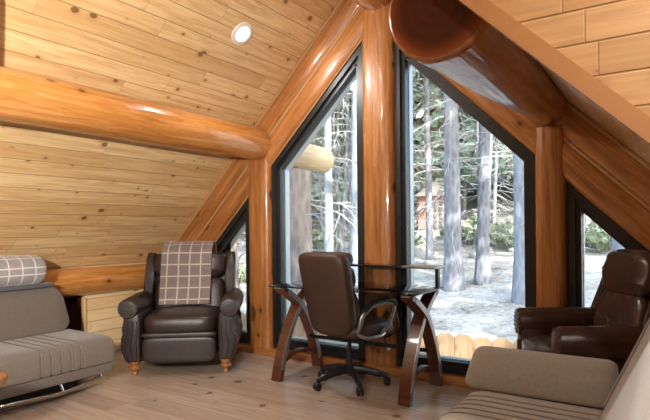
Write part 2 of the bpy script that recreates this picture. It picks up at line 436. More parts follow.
# ---------------------------------------------------------------- gable wall: backing, log courses, caulk lines
b = MB(); zl = lambda u, r: r - SL*abs(u)
for sgn in (-1, 1):
    P = [(0, RZ+.02), (sgn*3.3, zl(3.3,RZ)+.02), (sgn*3.3, zl(3.3,R2)), (0, R2)]
    b.prism(P, lambda a, c, t: (a, t, c), .02, .14)
for u0, u1, z0, z1 in ((-3.3,3.2,-.1,.076), (-1.50,-1.185,0,1.95), (-.155,.18,0,3.1), (1.29,1.535,0,1.9), (-3.3,-2.66,0,.5), (2.66,3.2,0,.5)):
    b.box(((u0+u1)/2, .08 if u1-u0 > .4 else .13, (z0+z1)/2), (u1-u0, .12 if u1-u0 > .4 else .03, z1-z0))
wall = struct(b.build('wall_gable', M['log_dark'], smooth=0))
for sgn in (-1, 1):
    d = Vector((sgn*CA, 0, -SA)); nrm = Vector((-sgn*SA, 0, -CA))
    for o, w in ((.105, .105), (.312, .108)):
        b = MB(); pr = []
        for k in range(20):
            a = 2*PI*k/20; p_ = lambda v, e: math.copysign(abs(v)**e, v)
            pr.append((p_(math.cos(a), .7)*w, p_(math.sin(a), .75)*.055))
        # local: x along the log, y perpendicular in the wall, z = into the room
        L = 4.9; rings = []
        for i in range(25):
            x = -.6 + L*i/24
            j = mnoise.noise(Vector((x*1.3, o*30, sgn*5)))*.008
            rings.append([(x, u, v + j) for u, v in pr])
        b.rings(rings)
        origin = Vector((0,0.0,RZ)) + nrm*o
        X = d; Y = nrm; Mx = frame_m(origin, X, Y)
        Zw = Mx.to_3x3() @ Vector((0,0,1))
        inv = Mx.inverted()
        b.clip(inv @ Vector((0,0,0)), inv.to_3x3() @ Vector((-sgn,0,0)))
        b.clip(inv @ Vector((sgn*3.3,0,0)), inv.to_3x3() @ Vector((sgn,0,0)))
        b.clip(inv @ Vector((0,0,.06)), inv.to_3x3() @ Vector((0,0,-1)))
        b.build('log_course', M['log_mid'], wall, M=Mx)
    for o, yy, r in ((.014, -.045, .022), (.209, -.030, .017), (.418, -.02, .008)):
        p0 = Vector((0, yy, RZ)) + nrm*o + d*.05; p1 = Vector((0, yy, RZ)) + nrm*o + d*4.4
        b = MB(); n = 30
        b.tube([p0.lerp(p1, i/n) + Vector((0, mnoise.noise(Vector((i*.4, o*20, sgn)))*.004, 0)) for i in range(n+1)], r, 8)
        if sgn < 0 or o < .4: b.build('caulk_line', M['chink'], wall)
        else: b.bm.free()
b = MB(); b.box((0, -.03, .036), (5.45, .10, .072), bevel=.008); struct(b.build('baseboard_gable', M['log_mid']))
b = MB(); b.box((-UK+.015, -.55, .04), (.02, 1.0, .08), bevel=.004); struct(b.build('baseboard_left', M['pine_knee']))

# ---------------------------------------------------------------- windows
def inset(P, d):
    n = len(P); out = []
    c = [sum(p[i] for p in P)/n for i in (0,1)]
    for i in range(n):
        a, p, q = Vector(P[i-1]), Vector(P[i]), Vector(P[(i+1) % n])
        e1 = (p-a).normalized(); e2 = (q-p).normalized()
        n1 = Vector((-e1.y, e1.x)); n2 = Vector((-e2.y, e2.x))
        if n1.dot(Vector(c)-p) < 0: n1 = -n1
        if n2.dot(Vector(c)-p) < 0: n2 = -n2
        bs = n1 + n2; out.append(p + bs*(d/ (1+n1.dot(n2))))
    return [(v.x, v.y) for v in out]
def ringmesh(P, d0, d1, y0, y1):
    b = MB(); A = inset(P, d0) if d0 else P; B = inset(P, d1); n = len(P)
    V = [(u, y0, z) for u, z in A] + [(u, y0, z) for u, z in B] + [(u, y1, z) for u, z in A] + [(u, y1, z) for u, z in B]
    F = []
    for i in range(n):
        j = (i+1) % n
        F += [(i, j, n+j, n+i), (2*n+i, 3*n+i, 3*n+j, 2*n+j), (n+i, n+j, 3*n+j, 3*n+i), (i, 2*n+i, 2*n+j, j)]
    b.add(V, F); return b
WIN = {
 'window_1': [(-2.66,.08), (-1.487,.08), (-1.487,zl(1.487,R2)), (-2.66,zl(2.66,R2))],
 'window_2': [(-1.195,.08), (-.142,.08), (-.142,zl(.142,R2)), (-1.195,zl(1.195,R2))],
 'window_3': [(.168,.08), (1.302,.08), (1.302,zl(1.302,R2)), (.168,zl(.168,R2))],
 'window_4': [(1.522,.08), (2.66,.08), (2.66,zl(2.66,R2)), (1.522,zl(1.522,R2))],
}
for nme, P in WIN.items():
    w = struct(ringmesh(P, .0, .048, -.01, .10).build(nme, M['frame'], smooth=0))
    ringmesh(P, .046, .084, .018, .085).build('sash', M['frame'], w, smooth=0)
    ringmesh(P, .05, .088, .10, .17).build('jamb', M['jamb'], w, smooth=0)
    Q = inset(P, .08); b = MB()
    b.prism(Q, lambda a, c, t: (a, t, c), .052, .058); b.build('pane', M['glass'], w, smooth=0)
    # latch hardware at the upper corner of the big panes
    if nme in ('window_2', 'window_3'):
        Q2 = inset(P, .05); b = MB()
        for k in ((2,), (3,)):
            u, z = Q2[k[0]]
            b.box((u + (.05 if P[0][0] > 0 else -.05)*(1 if k[0] == 3 else 1), .006, z-.075), (.05,.014,.012), bevel=.003)
        b.build('latch', M['black_metal'], w)

# ---------------------------------------------------------------- logs
def log(name, p0, p1, r0, r1, mat, label, cat, wob=.012, n=30, flat=1.0, seg=28, endmat=None, seed=0, upv=None):
    p0, p1 = Vector(p0), Vector(p1); d = p1-p0; L = d.length
    up = Vector(upv) if upv else (Vector((0,0,1)) if abs(d.normalized().z) < .9 else Vector((0,1,0)))
    X = d.normalized(); Y = up.cross(X).normalized(); Mx = frame_m(p0, X, Y)
    b = MB(); R = []
    for i in range(n+1):
        t = i/n; row = []
        for k in range(seg):
            a = 2*PI*k/seg
            r = lerp(r0, r1, t)*(1 + wob/ .17*mnoise.noise(Vector((t*L*1.1+seed*9, math.cos(a)*.8, math.sin(a)*.8+seed))))
            row.append((t*L, r*math.cos(a), r*math.sin(a)*flat))
        R.append(row)
    e = .012
    R = [[(0-.0, q[1]*.95, q[2]*.95) for q in R[0]]] + [[(e, q[1], q[2]) for q in R[0]]] + R[1:-1] + [[(L-e, q[1], q[2]) for q in R[-1]]] + [[(L, q[1]*.95, q[2]*.95) for q in R[-1]]]
    b.rings(R)
    o = b.build(name, mat, M=Mx, smooth=50)
    if label: tag(o, label, cat)
    if endmat:
        b = MB(); b.lathe([(.001,-.004),(r0*.93,-.004),(r0*.95,0),(r0*.95,.006),(.001,.006)], seg, Matrix.Rotation(PI/2, 4, 'Y')); b.build('cut_end', endmat, o)
    return o
log('log_purlin', (-1.29,YB,2.105), (-1.335,.02,2.115), .165, .165, M['log'], 'long varnished log beam along the left ceiling slope', 'beam', seed=1)
log('log_purlin', (1.415,-2.235,2.085), (1.395,.02,2.125), .203, .132, M['log_mid'], 'thick log beam at upper right with a dark round cut end', 'beam', endmat=M['endgrain'], seed=2, n=36)
log('ridge_log', (0.02,YB,3.335), (0.02,.03,3.335), .20, .20, M['log_mid'], 'log beam under the ridge, above the tallest post', 'beam', seed=3)
log('wall_log', (-2.72,YB,.755), (-2.72,.01,.755), .142, .138, M['log'], 'low log along the left wall behind the recliner and sofa', 'beam', seed=4)
log('wall_log', (2.72,YC,.755), (2.72,.01,.755), .14, .14, M['log'], 'low log along the right wall behind the leather recliner', 'beam', seed=5)
tag(log('outside_log', (-1.335,.16,2.09), (-1.335,1.16,2.075), .155, .15, M['log_out'], 'x', 'beam', seed=6), 'pale round log end jutting out under the eave outside the left window', 'beam')
def post(u0, u1, zt, label, seed):
    w = (u1-u0)/2; c = (u0+u1)/2
    Mx = frame_m((c, .02, .07), (0,0,1), (1,0,0)); zt -= .07; b = MB(); R = []; n = 28
    for i in range(n+1):
        z = zt*i/n; row = []
        for k in range(32):
            a = 2*PI*k/32; p_ = lambda v, e: math.copysign(abs(v)**e, v)
            j = 1 + .035*mnoise.noise(Vector((z*1.2+seed*7, math.cos(a), math.sin(a))))
            row.append((z, w*p_(math.cos(a), .62)*min(1.0, j), .092*p_(math.sin(a), .6)*j))
        R.append(row)
    b.rings(R); o = b.build('log_post', M['log_mid'], M=Mx, smooth=50); return tag(o, label, 'post')
post(-.138, .165, 3.16, 'tall varnished log post in the middle under the ridge', 1)
post(-1.485, -1.197, 1.965, 'varnished log post carrying the left ceiling beam, beside the recliner', 2)
post(1.304, 1.520, 1.975, 'varnished log post under the right beam with the dark cut end', 3)

# ---------------------------------------------------------------- recessed ceiling lamps
def downlight(loc, nrm, label, power):
    t = thing('recessed_light', label, 'ceiling light', (0,0,0), 0)
    q = Vector((0,0,-1)).rotation_difference(Vector(nrm)); t.rotation_mode = 'QUATERNION'; t.rotation_quaternion = q; t.location = Vector(loc)
    b = MB(); b.lathe([(.066,.0),(.066,-.010),(.072,-.016),(.098,-.010),(.102,-.002),(.102,.001),(.066,.001)], 32); b.build('trim_ring', M['white_metal'], t)
    b = MB(); b.lathe([(.001,-.006),(.045,-.007),(.064,-.004),(.066,0),(.001,0)], 24); b.build('lens', M['lamp_glow'], t)
    if not power: return t
    L = bpy.data.lights.new('downlight', 'AREA'); L.shape = 'DISK'; L.size = .13; L.energy = power; L.color = (1,.96,.90)
    lo = bpy.data.objects.new('lamp_light', L); COL.objects.link(lo); lo.parent = t; lo.location = (0,0,-.03)
    return t
nl = (SA, 0, -CA)
PW = 44; SPOT_W = 880
downlight((-.80, -.86, RZ-SL*.8), nl, 'lit round recessed light in the left ceiling slope', PW*.6)
downlight((-.80, -2.67, RZ-SL*.8), nl, 'recessed light further back in the left ceiling slope', PW*.3)
downlight((-.80, -5.6, RZ-SL*.8), nl, 'recessed light at the back of the left ceiling slope', 0)
zd = lambda u: zh - .22*(u-UH)/(UD+.05-UH)
dn = Vector((-.22, 0, -(UD+.05-UH))).normalized()
for u, y, lb in ((2.72,-2.9,'unseen recessed light added to the dormer ceiling nearest the gable'), (2.72,-4.7,'unseen recessed light added to the dormer ceiling near the back')):
    downlight((u, y, zd(u)), dn, lb, PW*1.5)  # unseen dormer lamps, added to brighten the right side of the room
# unseen spot lamp added behind the camera to brighten the left ceiling slope
t = thing('added_spot_lamp', 'unseen black spot lamp added behind the camera to brighten the left ceiling', 'lamp', (1.25,-4.75,0))
MB().lathe([(.001,.0),(.15,.0),(.15,.015),(.03,.03),(.012,.05),(.012,1.62),(.001,1.62)], 28).build('stand', M['black_metal'], t)
HD = Vector((-3.0,2.75,.40)).normalized(); HM = Matrix.Translation((0,0,1.70)) @ HD.to_track_quat('Z','Y').to_matrix().to_4x4()
MB().lathe([(.001,-.12),(.05,-.12),(.08,-.06),(.10,.06),(.095,.06),(.075,-.05),(.001,-.06)], 28, HM).build('shade', M['black_metal'], t)
MB().lathe([(.001,-.055),(.05,-.05),(.06,-.01),(.04,.03),(.001,.04)], 18, HM).build('bulb', M['lamp_glow'], t)
L = bpy.data.lights.new('spot', 'SPOT'); L.energy = SPOT_W; L.shadow_soft_size = .09; L.color = (1,.95,.88); L.spot_size = math.radians(94); L.spot_blend = 1
lo = bpy.data.objects.new('added_fill_light', L); COL.objects.link(lo); lo.parent = t; lo.matrix_local = Matrix.Translation(Vector((0,0,1.70))+HD*.075) @ HD.to_track_quat('-Z','Y').to_matrix().to_4x4()
# ================================================================== FURNITURE
def rot(M_): return M_
def recliner(loc, rz, label, mat, group=None, recline=0.0):
    t = thing('recliner', label, 'armchair', loc, rz)
    # seat box and footrest
    b = MB(); b.box((0,-.02,.24), (.63,.70,.20), bevel=.03); b.build('seat_box', mat, t)
    b = MB(); b.se((0,-.40,.225), (.315,.045,.115), .35, .3); f = b.build('footrest', mat, t)
    b = MB(); b.se((0,-.405,.352), (.318,.05,.028), .6, .3); b.build('footrest_band', mat, f)
    b = MB()
    def puff(q): return Vector((q.x, q.y, q.z + (.018*math.cos(q.x/.33*1.4)*math.cos(q.y/.36*1.4) if q.z > 0 else 0)))
    b.se((0,-.09,.435), (.318,.365,.085), .4, .32, fn=puff); b.build('seat_cushion', mat, t)
    # back: reclined frame of two cushions with wings
    Rb = Matrix.Translation((0,.20,.42)) @ Matrix.Rotation(-(.20+recline), 4, 'X')
    b = MB(); b.box((0,.09,.30), (.74,.12,.66), bevel=.05, seg=3); b.bm.transform(Rb); bk = b.build('backrest', mat, t)
    def fold(q): return Vector((q.x, q.y + .010*math.sin(q.z*55 + 3*q.x)*math.exp(-abs(q.z)*6)*(1 if q.y < 0 else 0), q.z))
    b = MB(); b.se((0,-.0 - recline*.6,.19), (.335,.105,.20), .45, .38, fn=fold); b.bm.transform(Rb); b.build('lumbar_cushion', mat, bk)
    b = MB(); b.se((0,-.035,.485), (.345,.125,.145), .6, .42, fn=fold); b.bm.transform(Rb); b.build('head_cushion', mat, bk)
    for s in (-1,1):
        b = MB(); pr = [(-.20,-.02),(-.16,.02),(-.10,.20),(-.085,.40),(-.07,.56),(-.02,.625),(.08,.63),(.12,.58),(.13,.0),(.10,-.04)]
        b.prism(pr, lambda a, c, k: (s*k, a, c), .345, .43, bevel=.028, seg=3); b.bm.transform(Rb); b.build('wing', mat, bk)
        # scroll arm
        b = MB()
        pr = [(.33,.12),(.33,.50),(.36,.58),(.47,.58),(.475,.50),(.452,.45),(.462,.40),(.492,.33),(.500,.27),(.488,.20),(.462,.14),(.44,.115)]
        b.prism(pr, lambda a, c, k: (s*a, k, c), -.41, .33, bevel=.022, seg=3)
        b.tube([(s*.428,-.425,.58),(s*.428,-.40,.58),(s*.428,.0,.58),(s*.422,.32,.58),(s*.418,.345,.58)], [.075,.09,.095,.09,.07], 24)
        a = b.build('arm', mat, t)
        b = MB(); b.lathe([(.001,.0),(.05,.002),(.064,.0),(.07,-.006)], 24, Matrix.Translation((s*.428,-.425,.58)) @ Matrix.Rotation(PI/2, 4, 'X')); b.build('arm_scroll', mat, a)
        # seams down the vase shaped arm front
        b = MB()
        for xo in (.36,.40,.44):
            b.tube(spl([(s*(xo+.0),-.414,.47),(s*(xo-.005),-.416,.40),(s*(xo+.022*(xo-.33)/.1),-.418,.28),(s*(xo+.0),-.414,.14)], 5), .006, 6)
        b.build('arm_welt', mat, a)
        T1 = [(s*(.428 + .080*math.cos(-PI*.35 + 2*PI*.82*k/14)), -.424, .58 + .080*math.sin(-PI*.35 + 2*PI*.82*k/14)) for k in range(15)]
        zs = [.46-.33*k/15 for k in range(16)]
        for pts in (T1, [(s*(.452 + .034*math.sin((.46-z)/.33*PI)), -.411, z) for z in zs], [(s*.342, -.411, z) for z in zs]):
            b = MB()
            for p in pts: bmesh.ops.create_icosphere(b.bm, subdivisions=1, radius=.0055, matrix=Matrix.Translation(p))
            b.build('nailhead_trim', M['brass'], a)
        for y in (-.36, .34):
            b = MB(); b.lathe([(.001,.0),(.022,.0),(.026,.012),(.020,.03),(.024,.042),(.046,.052),(.052,.066),(.044,.08),(.034,.09),(.046,.104),(.048,.122),(.001,.122)], 20, Matrix.Translation((s*.39,y,0)))
            b.build('foot', M['footwood'], t)
    return t
recliner((-1.682,-.687,0), math.radians(38.8), 'dark brown leather wing recliner with a plaid throw over its back', M['leather'])
rr_ = recliner((1.75,-.56,0), math.radians(-60), 'dark leather recliner on the right, by the post and behind the grey bolster', M['leather_right'], recline=.06)
rr_.scale = (.8,.85,1.06)

# plaid throw over the recliner's back
def cloth(path, w, th, nw=24, wob=.006):
    """strip of cloth following a 2D path (y, z); uv in metres"""
    P = spl([(0,y,z) for y, z in path], 8); b = MB(); uvl = b.bm.loops.layers.uv.new('uv')
    n = len(P); d = [0]
    for a, c in zip(P, P[1:]): d.append(d[-1] + (c-a).length)
    top = []; bot = []; U = {}
    for j, p in enumerate(P):
        T = (P[min(j+1,n-1)]-P[max(j-1,0)]).normalized(); N = Vector((0,-T.z,T.y)); r1 = []; r2 = []
        for i in range(nw+1):
            s_ = i/nw - .5; edge = min(i, nw-i)/nw; ee = min(1, edge*10)
            off = wob*mnoise.noise(Vector((s_*5, d[j]*4, 2)))*2.0
            sx = s_*w*(1 + .03*mnoise.noise(Vector((d[j]*3, 7, s_))))
            sk = -.04*(d[j]/d[-1]-.5)
            for r, o in ((r1, th*(.25+.75*ee**.5)), (r2, 0)):
                v = b.bm.verts.new(p + Vector((sx+sk,0,0)) + N*(o+off)); r.append(v); U[v] = (s_*w, d[j])
        top.append(r1); bot.append(r2)
    F = b.bm.faces
    for j in range(n-1):
        for i in range(nw):
            F.new((top[j][i], top[j][i+1], top[j+1][i+1], top[j+1][i])); F.new((bot[j][i], bot[j+1][i], bot[j+1][i+1], bot[j][i+1]))
        F.new((top[j][0], top[j+1][0], bot[j+1][0], bot[j][0])); F.new((top[j][nw], bot[j][nw], bot[j+1][nw], top[j+1][nw]))
    for j in (0, n-1):
        for i in range(nw): F.new((top[j][i], bot[j][i], bot[j][i+1], top[j][i+1]))
    for f in F:
        for l in f.loops: l[uvl].uv = U[l.vert]
    return b
b = cloth([(.50,.80),(.485,.95),(.47,1.06),(.41,1.125),(.28,1.14),(.155,1.08),(.115,.97),(.105,.86),(.095,.75),(.06,.62),(.035,.555)], .475, .028)
o = b.build('plaid_throw', M['plaid_throw'], smooth=60, M=Matrix.Translation((-1.682,-.687,0)) @ Matrix.Rotation(math.radians(38.8), 4, 'Z') @ Matrix.Translation((-.015,0,0)))
tag(o, 'brown and white plaid throw hung over the back of the left recliner', 'blanket')

# ---------------------------------------------------------------- click-clack sofas
def rprof(P, r, n=5):
    """rounded polygon"""
    out = []; m = len(P)
    for i in range(m):
        a, p, q = Vector(P[i-1]), Vector(P[i]), Vector(P[(i+1) % m]); rr = r[i] if isinstance(r, (list, tuple)) else r
        e1 = (a-p); e2 = (q-p); rr = min(rr, e1.length*.48, e2.length*.48); A = p + e1.normalized()*rr; B = p + e2.normalized()*rr
        for k in range(n+1):
            t = k/n; out.append(A*(1-t)**2 + p*2*t*(1-t) + B*t*t)
    # resample evenly
    return out
def sweep(b, prof, y0, y1, grooves=(), gd=.014, er=.05, step=.02, fx=lambda a, y, z: (a, y, z), puff=0):
    c = sum(prof, Vector((0,0)))/len(prof); ys = []; n = max(8, int(abs(y1-y0)/step))
    ys = [y0+(y1-y0)*i/n for i in range(n+1)]
    for g in grooves: ys += [g+k for k in (-.02,-.012,-.006,0,.006,.012,.02)]
    for k in (0,.004,.012,.025,er): ys += [y0+math.copysign(k, y1-y0), y1-math.copysign(k, y1-y0)]
    ys = sorted(set(round(y, 4) for y in ys), reverse=y1 < y0); R = []
    for y in ys:
        e = min(abs(y-y0), abs(y-y1)); k = 0 if e >= er else er*(1-math.sqrt(max(0, 1-(1-e/er)**2)))
        g = max([math.exp(-((y-q)/.010)**2) for q in grooves] + [0])*gd
        row = []
        for p in prof:
            v = p - c; L = v.length
            row.append(fx(*( (lambda w: (w.x, y, w.y))(c + v*((L - g - k*.9)/L)))))
        R.append(row)
    b.rings(R); return b
def sofa(label, fx, ya, yb, grooves, mat, lying):
    """local a: 0 at the front edge, grows towards the back; y along the sofa (ya = far end)"""
    t = thing('sofa_bed', label, 'sofa', fx(.4, (ya+yb)/2, 0))
    inv = -Vector(t.location); T = Matrix.Translation(inv)
    seat = rprof([(0,.205),(-.005,.30),(.015,.392),(.10,.41),(.70,.405),(.70,.205)], [.02,.05,.06,.1,.04,.02])
    b = MB(); sweep(b, seat, ya, yb, grooves, fx=fx); b.bm.transform(T); b.build('seat_cushion', mat, t, smooth=50)
    b = MB(); b2 = rprof([(.012,.20),(.03,.125),(.10,.105),(.70,.11),(.70,.20)], [.01,.03,.04,.02,.01])
    sweep(b, b2, ya-.01, yb, (), er=.03, step=.06, fx=fx); b.bm.transform(T); b.build('base', mat, t, smooth=50)
    b = MB()
    for g in grooves:
        pts = [Vector(fx(p.x*1.0, g, p.y)) for p in seat if p.y > .215 and p.x < .685 and not (p.x > .6 and p.y < .39)]
        pts.sort(key=lambda q: 0); b.tube([q + Vector((0,0,-.001)) for q in pts], .0035, 6)
    b.bm.transform(T); b.build('seam_piping', M['seam'], t)
    b = MB(); P0 = [Vector(fx(*p)) for p in ((.22,ya-.25,.0),(.22,yb+.2,.0))]
    b.box((P0[0]+P0[1])/2 + Vector((0,0,.052)), (.03, abs(P0[0].y-P0[1].y), .10)); b.bm.transform(T); b.build('plinth', M['black_metal'], t)
    for y in (ya-.42, yb+.4):
        b = MB(); b.box(Vector(fx(.52, y, .05)), (.06,.06,.105)); b.bm.transform(T); b.build('leg', M['black_metal'], t)
    b = MB(); yy = ya - .15
    pts = spl([fx(.06,ya-.10,.105),fx(.055,ya-.14,.092),fx(.05,ya-.24,.072),fx(.045,ya-.45,.055),fx(.05,ya-.62,.062),fx(.045,ya-.9,.075),fx(.05,(ya+yb)/2-.2,.07),fx(.06,yb+.3,.075)], 7)
    b.tube(pts, .0125, 12); b.bm.transform(T); r = b.build('chrome_rail', M['chrome'], t)
    for y in (ya-.42, ya-.10, (ya+yb)/2-.3):
        b = MB(); b.tube([fx(.05,y,.06 if y < ya-.1 else .10),fx(.075,y-.01,.128)], .010, 10); b.bm.transform(T); b.build('rail_bracket', M['chrome'], r)
    return t, T
def fxl(a, y, z): return (-1.60-a, y, z)
GL = [-1.80-.075*k for k in range(5)]
t, T = sofa('grey sofa bed at left with a plaid roll lying along its back', fxl, -1.50, -3.5, GL, M['grey_fabric'], True)
bp = rprof([(.58,.40),(.64,.68),(.72,.77),(.88,.785),(.93,.70),(.84,.36)], [.04,.12,.08,.07,.08,.05])
b = MB(); sweep(b, bp, -1.51, -3.5, (), er=.13, fx=fxl); b.bm.transform(T); b.build('backrest', M['grey_fabric'], t, smooth=50)
b = MB(); b.se((-1.60-.80,-2.45,.797), (.10,.86,.022), .4, .25); b.bm.transform(T); b.build('back_flap', M['charcoal'], t)
# plaid roll on top of the backrest
b = MB(); uvl = b.bm.loops.layers.uv.new('uv'); R = []; UV = {}
ys = [-1.69,-1.693,-1.703,-1.725,-1.755] + [-1.78-.1*k for k in range(17)]
for j, y in enumerate(ys):
    k = [.55,.72,.86,.955,.99][j] if j < 5 else 1; row = []
    for i in range(36):
        a = 2*PI*i/36; p_ = lambda v, e: math.copysign(abs(v)**e, v)
        v = b.bm.verts.new((-2.40 + .165*k*p_(math.cos(a), .85), y, .93 + .128*k*p_(math.sin(a), .85) + .004*mnoise.noise(Vector((a*2, y*4, 0))))); row.append(v); UV[v] = (a*.155, y - (1-k)*.15)
    R.append(row)
for r1, r2 in zip(R, R[1:]):
    for i in range(36):
        q = (i+1) % 36; f = b.bm.faces.new((r1[i], r1[q], r2[q], r2[i]))
        for l in f.loops:
            u, v = UV[l.vert]; l[uvl].uv = (u + (2*PI*.155 if i == 35 and l.vert in (r1[q], r2[q]) else 0), v)
for r in (R[0], R[-1]):
    f = b.bm.faces.new(r)
    for l in f.loops: l[uvl].uv = (l.vert.co.x, l.vert.co.z)
tag(b.build('plaid_roll', M['plaid_roll'], smooth=60), 'rolled grey plaid blanket lying on the back of the left sofa bed', 'blanket')

def fxr(a, y, z): return (1.235+a, y, z)
GR = [-1.48-.07*k for k in range(5)]
t, T = sofa('taupe sofa bed in the right foreground with a raised arm bolster', fxr, -1.36, -3.55, GR, M['tan_fabric'], False)
b = MB()
bo = [(-1.20,.40),(-1.165,.50),(-1.19,.585),(-1.25,.615),(-1.32,.60),(-1.385,.50),(-1.405,.41)]
pr = rprof(bo, [.03,.05,.05,.06,.06,.06,.03])
c = sum(pr, Vector((0,0)))/len(pr); R = []; xs = [1.215,1.218,1.226,1.245,1.27] + [1.30+.06*k for k in range(10)] + [1.88,1.905,1.918,1.922]
for j, x in enumerate(xs):
    e = min(x-1.215, 1.922-x); er = .05; k = 1 - (.0 if e >= er else .3*(1-math.sqrt(max(0, 1-(1-e/er)**2))))
    R.append([(x + (.03*(p.y-.4)/.2 if j < 7 else 0), (c + (p-c)*k).x, (c + (p-c)*k).y) for p in pr])
b.rings(R); b.bm.transform(T); b.build('arm_bolster', M['tan_fabric'], t, smooth=50)
bp = rprof([(.63,.40),(.70,.56),(.78,.74),(.85,.90),(.93,.99),(1.05,.97),(1.07,.85),(.92,.36)], [.03,.15,.15,.1,.06,.06,.08,.05])
b = MB(); sweep(b, bp, -1.50, -3.45, (), er=.05, fx=fxr); b.bm.transform(T); bk = b.build('backrest', M['tan_fabric'], t, smooth=50)
b = MB()
for y in (-1.535,-1.585):
    pts = [Vector(fxr(p.x-.004, y, p.y)) for p in bp if p.x < .93 + .06 and p.y > .44 and p.x - .63 < (p.y-.36)*.62+.02]
    pts.sort(key=lambda q: q.z); b.tube(pts, .005, 6)
b.bm.transform(T); b.build('seam_piping', M['seam'], bk)

# ---------------------------------------------------------------- desk
t = thing('desk', 'dark glass desk with crossed cherry wood legs in front of the windows', 'desk', (-.02,-.42,0)); ox, oy = -.02, -.42
def W_(p): return (p[0]-ox, p[1]-oy, p[2])
b = MB(); b.box(W_((-.015,-.42,.781)), (1.30,.60,.010), bevel=.003); b.build('glass_top', M['smoked'], t)
for s in (-1,1):
    x = .565 if s > 0 else -.585; w = .046
    fr = spl([W_(p) for p in ((x,-.705,0),(x,-.655,.18),(x,-.575,.36),(x,-.47,.53),(x,-.40,.61),(x,-.27,.70),(x,-.165,.762))], 6)
    bk = spl([W_(p) for p in ((x,-.125,0),(x,-.17,.18),(x,-.245,.36),(x,-.35,.53),(x,-.42,.61),(x,-.555,.70),(x,-.675,.762))], 6)
    for nm, P, dx in (('front', fr, -.006), ('back', bk, .006)):
        b = MB(); b.tube([p + Vector((dx,0,0)) for p in P], 1, up=(1,0,0), prof=[(w,-.021),(w,.021),(-w,.021),(-w,-.021)]); lg = b.build('leg', M['cherry'], t)
        b = MB(); b.tube([p + Vector((dx,0,0)) for p in P[3:-3]], 1, up=(1,0,0), prof=[(w+.002,-.022),(w+.002,.022),(w-.003,.022),(w-.003,-.022)]); b.build('edge_strip', M['silver'], lg)
    b = MB(); b.tube(spl([W_(p) for p in ((x,-.66,.125),(x,-.55,.175),(x,-.41,.20),(x,-.27,.175),(x,-.165,.125))], 6), 1, up=(1,0,0), prof=[(.02,-.012),(.02,.012),(-.02,.012),(-.02,-.012)]); b.build('stretcher', M['cherry'], t)
    b = MB(); b.box(W_((x,-.42,.768)), (.07,.56,.016), bevel=.003); b.build('top_rail', M['silver'], t)
    b = MB(); b.box(W_((x,-.415,.615)), (.085,.035,.06), bevel=.006); b.build('cross_plate', M['silver'], t)
b = MB(); b.box(W_((-.01,-.26,.30)), (1.12,.018,.03), bevel=.003); b.build('cross_bar', M['black_metal'], t)
b = MB(); b.box(W_((.13,-.17,.943)), (.98,.20,.010), bevel=.003); sh = b.build('raised_shelf', M['smoked'], t)
b = MB(); b.box(W_((-.01,-.268,.943)), (.70,.012,.018), bevel=.002); b.build('shelf_edge', M['black_metal'], sh)
b = MB(); b.box(W_((.48,-.17,.943)), (.285,.206,.020), bevel=.003); b.build('shelf_bracket', M['silver'], sh)
for x in (.59, -.33):
    b = MB(); b.box(W_((x,-.14,.862)), (.024,.05,.152), bevel=.003); b.build('shelf_post', M['black_metal'], t)
b = MB(); b.tube(spl([W_(p) for p in ((.10,-.20,.778),(.20,-.15,.62),(.24,-.13,.45),(.18,-.14,.36),(.12,-.15,.33),(.16,-.16,.27))], 6), .005, 6); b.build('power_cord', M['black_plastic'], t)
b = MB(); b.box(W_((.16,-.16,.255)), (.03,.025,.04), bevel=.004); b.build('plug', M['white_metal'], t)

# ---------------------------------------------------------------- office chair
t = thing('office_chair', 'brown leather swivel office chair pulled up to the glass desk', 'chair', (-.03,-.475,0), math.radians(-13))
for k in range(5):
    a = math.radians(-103 + 72*k); d = Vector((math.cos(a), math.sin(a), 0))
    b = MB(); b.tube(spl([d*.02+Vector((0,0,.125)), d*.12+Vector((0,0,.118)), d*.24+Vector((0,0,.092)), d*.30+Vector((0,0,.075))], 5), [.034]*6+[.030]*5+[.022]*5, 10, flat=.75, up=(0,0,1)); b.build('base_arm', M['black_plastic'], t)
    cs = bpy.data.objects.new('caster', None); 
    b = MB(); b.tube([d*.295+Vector((0,0,.05)), d*.295+Vector((0,0,.085))], .011, 8); p = d*.30
    b.se((p.x, p.y, .045), (.026,.03,.020), .7, .8); c_ = b.build('caster', M['black_plastic'], t)
    for s in (-1,1):
        q = Vector((-d.y, d.x, 0)); b = MB()
        b.lathe([(.001,-.009),(.022,-.009),(.028,-.006),(.028,.006),(.022,.009),(.001,.009)], 18, Matrix.Translation(p + q*.017*s + Vector((0,0,.029))) @ q.to_track_quat('Z','Y').to_matrix().to_4x4()); b.build('wheel', M['black_plastic'], c_)
b = MB(); b.lathe([(.001,.09),(.045,.092),(.045,.14),(.034,.15),(.030,.155),(.030,.28),(.018,.282),(.018,.40),(.001,.40)], 20); b.build('gas_lift', M['black_plastic'], t)
b = MB(); b.box((0,.02,.405), (.26,.30,.03), bevel=.01); b.box((0,-.04,.385), (.12,.16,.04), bevel=.012); pl = b.build('seat_plate', M['black_metal'], t)
b = MB(); b.tube([(.06,-.02,.39),(.20,-.01,.375),(.25,-.01,.37)], .007, 8); b.se((.26,-.01,.368), (.02,.012,.009), .6, .6); b.build('lever', M['black_plastic'], pl)
b = MB(); b.lathe([(.001,-.05),(.03,-.05),(.036,-.03),(.036,.03),(.001,.035)], 16, Matrix.Translation((.05,.10,.355))); b.build('tilt_knob', M['black_plastic'], pl)
b = MB(); b.se((0,.06,.462), (.255,.265,.065), .5, .45); b.build('seat', M['leather_office'], t)
Rb = Matrix.Translation((0,-.20,.43)) @ Matrix.Rotation(.20, 4, 'X')
def shp(q):
    z = q.z; wf = 1.0 + .06*max(0, z)/.3 - .08*max(0, -z)/.3
    return Vector((q.x*wf, q.y - .05*(q.x/.25)**2*-1, z))
